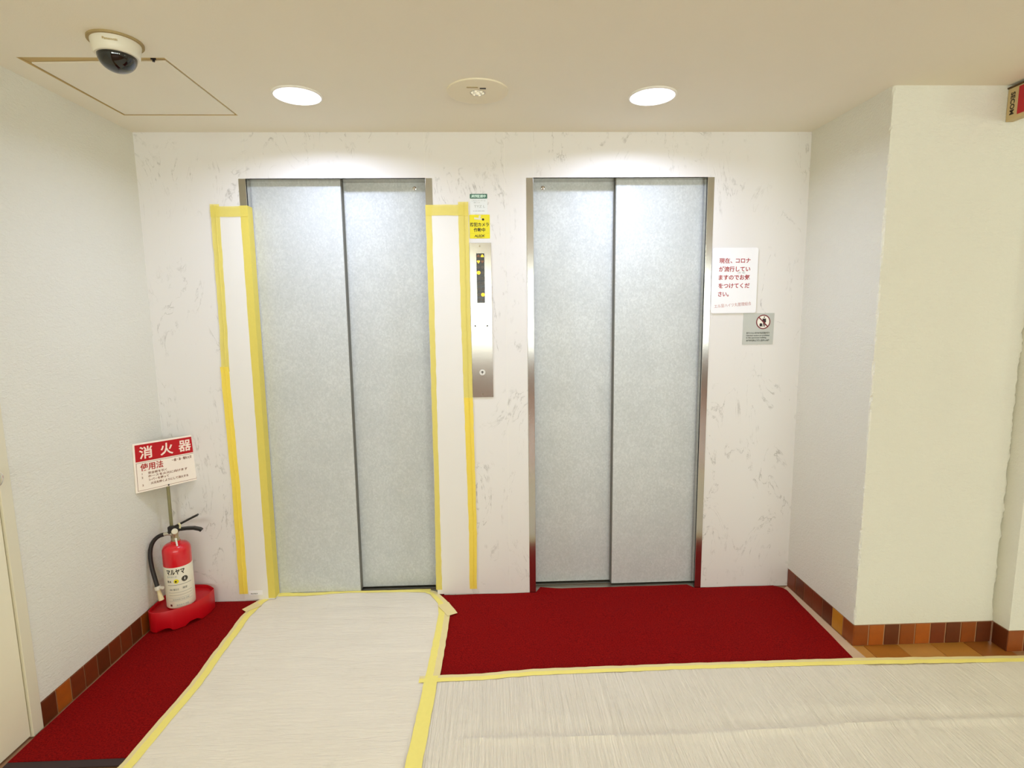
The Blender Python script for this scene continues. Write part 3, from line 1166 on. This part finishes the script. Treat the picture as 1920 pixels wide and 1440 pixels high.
def z1(x, y, u, v):
    base = .0085 if y > -1.03 else .0085 - .006 * min(1, (-1.03 - y) / .08)
    wr = mn.noise(Vector((x * 2.2 + 1.7 * mn.noise(Vector((x * 3, y * 3, 2))), y * 17, 0))) * .0032 + mn.noise(Vector((x * 6, y * 42, 3))) * .0011
    e = min(1, min(u, 1 - u) / .06)
    return base + .0014 + wr * (.25 + .75 * e) * .9


def z2(x, y, u, v):
    base = .0085 if y > -1.03 and x < 1.36 else .003
    if x < 1.42 and y <= -1.03:
        base = .0085 - .006 * min(1, (-1.03 - y) / .08)
    if y > -1.03 and x >= 1.36:
        base = .0085 - .006 * min(1, (x - 1.36) / .08)
    wr = mn.noise(Vector((x * 30, y * 2.0, 5))) * .0013 + mn.noise(Vector((x * 3, y * 5, 1))) * .0018
    # fold line that runs the length of the sheet
    yc = -1.000 - .012 * math.sin(x * 3.1) - .02 * (x < 0) * abs(x)
    d = (y - yc) / .010
    fold = .013 * math.exp(-d * d) + .003 * math.exp(-((y - yc - .10) / .03) ** 2)
    yc2 = -.845 - .05 * x
    fold += .003 * math.exp(-((y - yc2) / .02) ** 2) * (1 if x > 1.0 else .2)
    fold *= min(1, max(0, (x + .31) / .12))
    e = min(1, v / .03)
    return base + .003 + wr + fold * e * .8


s1l = interp([(.07, -1.285), (-.03, -1.325), (-.16, -1.345), (-.65, -1.318), (-1.04, -1.335), (-2.2, -1.39)])
s1r = interp([(.07, -.475), (.03, -.47), (-.02, -.435), (-.13, -.385), (-.25, -.372), (-.65, -.385), (-1.09, -.395), (-2.2, -.41)])
cloth('floor_sheet', 'white protective floor sheet leading from the taped elevator, with crosswise wrinkles', s1l, s1r, .056, -2.2, 60, 260, SHEETX, z1)
s2l = interp([(-.6, -.405), (-1.09, -.432), (-2.2, -.45)])
cloth('floor_sheet', 'white ribbed protective floor sheet laid across the lobby below the red carpet edge', s2l, lambda y: 3.6, -.664, -2.2, 420, 130, SHEETY, z2)

# floor tapes
ZT = .0112
TWO = [(-.5, .0008), (-.2, .0012), (.04, .0016), (.08, .0008), (.5, .0002)]
GF = 'yellow tape strips along the floor sheets'
left_path = [((-1.292, .036, ZT), .045), ((-1.325, -.03, ZT), .046), ((-1.340, -.16, ZT), .046), ((-1.318, -.655, ZT), .047), ((-1.330, -1.03, ZT - .001), .048), ((-1.40, -2.15, ZT - .005), .050)]
tape('long yellow floor tape along the sheet edge on the fire extinguisher side', left_path, (0, 0, 1), [TAPE_FLOOR, TAPE_PALE], [(-.5, .0010), (0, .0012), (.12, .0014), (.14, .0006), (.5, .0)], GF, 11, .13, .0018)
right_path = [((-.478, .03, ZT), .035), ((-.448, .012, ZT), .040), ((-.388, -.09, ZT), .050), ((-.371, -.19, ZT), .056), ((-.374, -.45, ZT), .058), ((-.378, -.655, ZT), .058)]
tape('yellow floor tape along the sheet edge beside the open red carpet', right_path, (0, 0, 1), [TAPE_PALE, TAPE_FLOOR], [(-.5, .0002), (-.06, .0006), (-.02, .0016), (.2, .0012), (.5, .0008)], GF, 12, -.04, .0015)
tape('yellow floor tape sealing the joint between the two white sheets', [((-.381, -.655, ZT + .003), .052), ((-.392, -1.09, ZT + .003), .055), ((-.418, -2.15, ZT - .002), .055)], (0, 0, 1), TAPE_FLOOR, None, GF, 13, None, .0018)
tape('yellow floor tape along the far edge of the ribbed sheet under the red carpet', [((-.430, -.672, ZT + .0015), .040), ((-.18, -.669, ZT + .0015), .040), ((.03, -.652, ZT + .0015), .040), ((.60, -.648, ZT + .0015), .038), ((1.37, -.652, ZT), .042), ((2.06, -.664, ZT - .006), .040), ((3.4, -.668, ZT - .006), .040)], (0, 0, 1), [TAPE_PALE, TAPE_FLOOR], [(-.5, .0002), (-.08, .0006), (-.04, .0018), (.1, .0014), (.5, .0010)], GF, 14, -.06, .0015)
tape('yellow floor tape along the sheet edge at the taped elevator sill', [((-1.285, .040, ZT + .001), .036), ((-1.12, .034, ZT + .001), .030), ((-.90, .046, ZT + .001), .016), ((-.62, .040, ZT + .001), .022), ((-.465, .034, ZT + .001), .036)], (0, 0, 1), [TAPE_FLOOR, TAPE_PALE], None, GF, 15)
tape('pale yellow tape tab sticking out over the carpet near the extinguisher stand', [((-1.322, -.052, ZT + .0035), .058), ((-1.368, -.112, ZT + .002), .040)], (0, 0, 1), TAPE_PALE, None, GF, 16)
tape('pale yellow tape tab sticking out over the carpet between the elevators', [((-.385, -.105, ZT + .0035), .060), ((-.330, -.205, ZT + .002), .052)], (0, 0, 1), TAPE_PALE, None, GF, 17)

# ------------------------------------------------------------------ fire extinguisher on its stand
sd = thing('extinguisher_stand', 'red corner stand with a pole carrying a fire extinguisher sign', 'stand', (-1.64, -.14, ZM))
outline = [(-1.744, -.250), (-1.722, -.272), (-1.692, -.281), (-1.66, -.276), (-1.627, -.258), (-1.595, -.232), (-1.563, -.200), (-1.541, -.165), (-1.532, -.12), (-1.5315, -.10), (-1.533, -.07), (-1.533, -.06), (-1.540, -.052), (-1.585, -.016), (-1.64, -.013), (-1.744, -.013)]


def smooth_poly(p, it=2):
    for _ in range(it):
        q = []
        for i in range(len(p)):
            a, b = p[i], p[(i + 1) % len(p)]
            q += [(a[0] * .75 + b[0] * .25, a[1] * .75 + b[1] * .25), (a[0] * .25 + b[0] * .75, a[1] * .25 + b[1] * .75)]
        p = q
    return p


ol = smooth_poly(outline)
cx0 = sum(p[0] for p in ol) / len(ol)
cy0 = sum(p[1] for p in ol) / len(ol)


def scaled(p, k):
    return (cx0 + (p[0] - cx0) * k, cy0 + (p[1] - cy0) * k)


m_ = MB()
n = len(ol)
rings = [(0.0, ZM + .003), (.985, ZM + .003), (1.0, ZM + .006), (1.0, .1065), (.993, .108), (.985, .1065), (.982, .0915), (0.0, .0915)]
for k, z in rings:
    for p in ol:
        lift = 0.0
        if z < .02 and k > 0:
            for fx, fy in ((-1.66, -.276), (-1.563, -.200)):
                lift = max(lift, .016 * max(0.0, 1 - (math.hypot(p[0] - fx, p[1] - fy) / .034) ** 4))
        m_.v.append((*scaled(p, k), z + lift))
for r in range(len(rings) - 1):
    for i in range(n):
        j = (i + 1) % n
        m_.f.append([r * n + i, r * n + j, (r + 1) * n + j, (r + 1) * n + i])
        m_.mi.append(0)
m_.build('base_tray', STANDRED, sd, smooth=35)
nS = Vector((math.sin(1.02), -math.cos(1.02), 0))
rS = Vector((math.cos(1.02), math.sin(1.02), 0))
roll = -.041
pit_ = .035
uS = Vector((0, 0, 1)) * math.cos(pit_) - nS * math.sin(pit_)
r2 = rS * math.cos(roll) + uS * math.sin(roll)
u2 = uS * math.cos(roll) - rS * math.sin(roll)
n2 = r2.cross(u2)
cS = Vector((-1.675, -.108, .773))
W_, H_ = .287, .2285
pb = cS - n2 * .012 + r2 * .0
MB().tube([(pb.x - .004, pb.y - .002, .091), (pb.x - .002, pb.y, .4), (pb.x, pb.y, .70), tuple(cS - n2 * .011 + u2 * .03)], .0075, 14).build('pole', POLE, sd, smooth=50)


def sp(x, y, d=0.0):
    return tuple(cS + r2 * x + u2 * y + n2 * d)


def srect(mb_, x0, y0, x1, y1, d0, d1):
    return mb_.prism([(x0, y0), (x1, y0), (x1, y1), (x0, y1)], lambda x, y: sp(x, y, d0), lambda x, y: sp(x, y, d1))


sb = srect(MB(), -W_ / 2, -H_ / 2, W_ / 2, H_ / 2, -.004, 0).build('sign_board', plain('sign_board_cream', (246, 235, 220), 0.4, var=0.02), sd, bevel=.001)
srect(MB(), -W_ / 2 + .008, .028, W_ / 2 - .008, H_ / 2 - .008, 0, .0005).build('red_band', RED, sb)
m_ = MB()
x0, x1, y0, y1 = -W_ / 2 + .009, W_ / 2 - .009, -H_ / 2 + .008, .023
tk = .0015
for a in ((x0, y0, x1, y0 + tk), (x0, y1 - tk, x1, y1), (x0, y0, x0 + tk, y1), (x1 - tk, y0, x1, y1)):
    srect(m_, *a, 0, .0004)
m_.build('border_line', BROWNINK, sb)


def smat(x, y, d=.0008):
    return frame_m(sp(x, y, d), r2, u2)


for ch, x in (('消', -.090), ('火', .002), ('器', .087)):
    text('lettering', ch, .060, plain('sign_letter_cream', (246, 226, 210), 0.5, var=0.02), sb, smat(x, .0675), bold=.0012)
text('lettering', '使用法', .036, plain('sign_letter_red', (176, 30, 24), 0.5), sb, smat(-.068, .000, .0006), bold=.0006, width=.100)
text('small_print', '一般・油・電気火災', .0145, BROWNINK, sb, smat(.069, .008, .0006), bold=.0002, width=.094)
for tl, x, y, wd in (('1', -.112, -.030, 0), ('安全栓を引く', -.045, -.030, .083), ('2', -.112, -.047, 0), ('ホースを火元に向けます', .002, -.046, .180), ('レバーを握って', -.040, -.062, .088), ('3', -.112, -.083, 0), ('火元を掃くようにして消火する', .008, -.080, .172)):
    text('small_print', tl, .0125, BROWNINK, sb, smat(x, y, .0006), bold=.0002, width=wd or None)
MB().lathe([(.004, 0), (.003, .0015), (0, .002)], sp(0, -H_ / 2 + .007, .0004), 12, Matrix((r2, u2, n2)).transposed()).build('rivet', BLACKPL, sb, smooth=40)

ex = thing('fire_extinguisher', 'red fire extinguisher with white label standing in its red stand', 'fire extinguisher', (-1.635, -.166, .0917))
E0 = Vector((-1.635, -.166, .0917))
R_ = .060
MB().lathe([(.040, .004), (.046, 0), (.056, 0), (R_, .005), (R_, .268), (.0592, .281), (.0555, .292), (.048, .301), (.036, .307), (.022, .310), (.021, .318), (0, .318)], E0, 48).build('cylinder', EXTRED, ex, smooth=50)
lb = MB().lathe([(R_ + .0004, .007), (R_ + .0007, .008), (R_ + .0007, .206), (R_ + .0004, .207)], E0, 48).build('label_wrap', plain('label_white', (232, 226, 206), 0.4, var=0.03), ex, smooth=50)
view = Vector((1.52, -2.52, 0)).normalized()
va = math.atan2(view.y, view.x)


def cyl(arc, z, r=R_ + .0012):
    """point and tangent on the label: arc = metres to the viewer's right of the centre line"""
    a = va + arc / R_
    p = E0 + Vector((r * math.cos(a), r * math.sin(a), z))
    return p, Vector((-math.sin(a), math.cos(a), 0))


def wrap(o):
    """bends a flat print drawn in (arc, z) on to the cylinder"""
    for v in o.data.vertices:
        p, _t = cyl(v.co.x, v.co.y, R_ + .0011 + v.co.z)
        v.co = p - parent_origin(o.parent)
    return o


def label_text(body, arc, z, h, m, width=None, bold=0.0):
    o = text('lettering', body, h, m, lb, Matrix.Translation(parent_origin(lb)) @ Matrix.Translation((arc, z, 0)), width=width, bold=bold)
    return wrap(o)


def label_patch(name, poly, m, lift=0.0):
    m2 = MB()
    # subdivide wide polygons by fan strips
    xs = sorted(set([p[0] for p in poly]))
    m2.prism(poly, lambda x, y: (x, y, lift), lambda x, y: (x, y, lift + .0002))
    o = m2.build(name, m, lb)
    for v in o.data.vertices:
        v.co = v.co + parent_origin(lb)
    return wrap(o)


def strip_poly(x0, z0, x1, z1, n=8):
    top = [(x0 + (x1 - x0) * k / n, z1) for k in range(n + 1)]
    bot = [(x0 + (x1 - x0) * k / n, z0) for k in range(n, -1, -1)]
    return top + bot


def label_band(name, x0, z0, x1, z1, m, lift=0.0, n=8):
    m2 = MB()
    for k in range(n):
        a = x0 + (x1 - x0) * k / n
        b = x0 + (x1 - x0) * (k + 1) / n
        m2.add([(a, z0, lift), (b, z0, lift), (b, z1, lift), (a, z1, lift)], [(0, 1, 2, 3)])
    o = m2.build(name, m, lb)
    for v in o.data.vertices:
        v.co = v.co + parent_origin(lb)
    return wrap(o)


label_text('マルヤマ', -.014, .186, .030, BLACK, .078, .0010)
label_text('粉末消火器', -.030, .163, .010, PALEINK, .042)
label_text('10 A', -.043, .140, .014, BLACK, .018, .0006)
label_patch('yellow_pictogram', disc_poly(-.013, .140, .0105, 24), YELLOW, .0002)
label_patch('flame_mark', disc_poly(-.015, .139, .0042, 12), BLACK, .0006)
label_patch('dark_pictogram', disc_poly(.022, .146, .0135, 28), plain('label_dark_olive', (64, 60, 48), 0.5), .0002)
label_patch('bolt_mark', [(.020, .155), (.026, .148), (.023, .147), (.024, .138), (.018, .145), (.021, .146)], WHITEINK, .0006)
label_band('label_line', -.052, .121, .052, .1225, BLACK)
label_band('label_line', -.052, .084, .052, .0852, GREYINK)
label_band('label_line', -.052, .058, .052, .0592, PALEINK)
label_band('label_line', -.052, .042, .052, .0432, PALEINK)
label_band('small_print', -.050, .069, .050, .073, plain('label_tint', (206, 200, 180), 0.5))
label_text('ABC 蓄圧式', -.025, .100, .011, GREYINK, .04)
label_text('検定', .02, .103, .012, GREYINK, .02)
label_text('使用期限 交換 点検', .0, .050, .007, PALEINK, .07)
label_text('■', -.044, .022, .014, plain('label_mark_red', (96, 30, 24), 0.5), .009)
label_text('製造番号 容器', .005, .022, .010, PALEINK, .05)

# valve, handles, gauge, hose
V = E0 + Vector((0, 0, .318))
MB().lathe([(.018, -.004), (.018, .010), (.0135, .014), (.0135, .034), (.017, .038), (.017, .052), (.010, .056), (0, .056)], V, 24).build('valve_neck', BRASS, ex, smooth=45)
hd = Vector((.93, .12, 0)).normalized()
side = Vector((-hd.y, hd.x, 0))


def bar(m2, pts, w2, t2):
    """flat bar along pts (in the hd/z plane)"""
    vs, fs = [], []
    for i, (d, z) in enumerate(pts):
        a = pts[max(i - 1, 0)]
        b = pts[min(i + 1, len(pts) - 1)]
        tx, tz = b[0] - a[0], b[1] - a[1]
        ln = math.hypot(tx, tz)
        nx_, nz_ = -tz / ln, tx / ln
        for s, q in ((-1, -1), (1, -1), (1, 1), (-1, 1)):
            p = V + hd * (d + nx_ * t2 * q / 2) + Vector((0, 0, z + nz_ * t2 * q / 2)) + side * (s * w2 / 2)
            vs.append(p)
    for i in range(len(pts) - 1):
        for k in range(4):
            l = (k + 1) % 4
            fs.append((i * 4 + k, i * 4 + l, i * 4 + 4 + l, i * 4 + 4 + k))
    fs.append((0, 1, 2, 3))
    e_ = (len(pts) - 1) * 4
    fs.append((e_ + 3, e_ + 2, e_ + 1, e_))
    return m2.add(vs, fs)


bar(MB(), [(-.026, .040), (-.01, .050), (.02, .054), (.055, .056), (.085, .055), (.112, .047), (.119, .040)], .021, .0135).build('carry_handle', BLACKPL, ex, bevel=.002)
bar(MB(), [(-.018, .058), (.005, .070), (.035, .084), (.075, .104), (.108, .119)], .018, .0085).build('squeeze_lever', BLACKPL, ex, bevel=.0015)
m_ = MB()
m_.box((-.5, -.5, -.5), (.5, .5, .5))
mm = Matrix.Translation(V + Vector((-.004, 0, .056))) @ Matrix((hd, side, Vector((0, 0, 1)))).transposed().to_4x4() @ Matrix.Diagonal((.046, .024, .030, 1))
m_.v = [tuple(mm @ Vector(p)) for p in m_.v]
m_.build('valve_body', BLACKPL, ex, bevel=.004)
gd = Vector((.5, -.86, 0)).normalized()
gm = Matrix((Vector((-gd.y, gd.x, 0)) * -1, Vector((0, 0, 1)), gd)).transposed()
MB().lathe([(.0135, 0), (.0135, .006), (.0115, .008), (0, .008)], V + gd * .013 + Vector((0, 0, .050)), 20, gm).build('gauge_cap', plain('gauge_white', (226, 220, 200), 0.4), ex, smooth=40)
m_ = MB()
m_.tube([V + hd * .028 + side * -.010 + Vector((0, 0, .062)), V + hd * .031 + side * -.011 + Vector((0, 0, .078)), V + hd * .024 + side * -.011 + Vector((0, 0, .088))], .0045, 8)
m_.build('safety_pin', plain('safety_pin_pale', (214, 206, 160), 0.4), ex, smooth=50)
MB().tube([V + gd * .012 + Vector((0, 0, .012)), V + gd * .030 + Vector((.004, 0, .002)), V + gd * .042 + Vector((.006, 0, -.014))], .004, 8).build('seal_tag', plain('seal_tag_white', (226, 226, 214), 0.35), ex, smooth=50)
m_ = MB()
hsx = [(-.008, 0, .032), (-.030, -.004, .036), (-.050, -.008, .033)]
m_.tube([V + Vector(p) for p in hsx], .009, 14)
m_.build('hose_coupling', plain('coupling_silver', (206, 202, 186), 0.3, 0.8), ex, smooth=50)
hp = [(-.046, -.008, .034), (-.066, -.012, .028), (-.084, -.018, .014), (-.097, -.024, -.008), (-.103, -.030, -.038), (-.102, -.036, -.072), (-.096, -.042, -.108), (-.087, -.048, -.142), (-.076, -.054, -.178), (-.068, -.058, -.205)]


def crom(pts, n=6):
    pts = [Vector(p) for p in pts]
    out = []
    for i in range(len(pts) - 1):
        p0, p1, p2, p3 = pts[max(i - 1, 0)], pts[i], pts[i + 1], pts[min(i + 2, len(pts) - 1)]
        for k in range(n):
            t = k / n
            out.append(.5 * ((2 * p1) + (p2 - p0) * t + (2 * p0 - 5 * p1 + 4 * p2 - p3) * t * t + (3 * p1 - p0 - 3 * p2 + p3) * t ** 3))
    out.append(pts[-1])
    return out


MB().tube([V + p for p in crom(hp)], .0092, 14).build('hose', BLACKRUB, ex, smooth=60)
tip = Vector(hp[-1])
dn = (tip - Vector(hp[-2])).normalized()
m_ = MB()
m_.tube([V + tip - dn * .006, V + tip + dn * .012], .0140, 14)
m_.tube([V + tip + dn * .003, V + tip + dn * .003 + Vector((.028, -.006, .004))], .0075, 10)
m_.build('hose_clip', plain('clip_pale_silver', (214, 206, 188), 0.35), ex, smooth=40)
MB().tube([V + tip + dn * .008, V + tip + dn * .02, V + tip + dn * .055, V + tip + dn * .062], .008, 12, [.008, .0075, .0115, .0115]).build('nozzle', plain('nozzle_cream', (226, 208, 160), 0.45), ex, smooth=40)
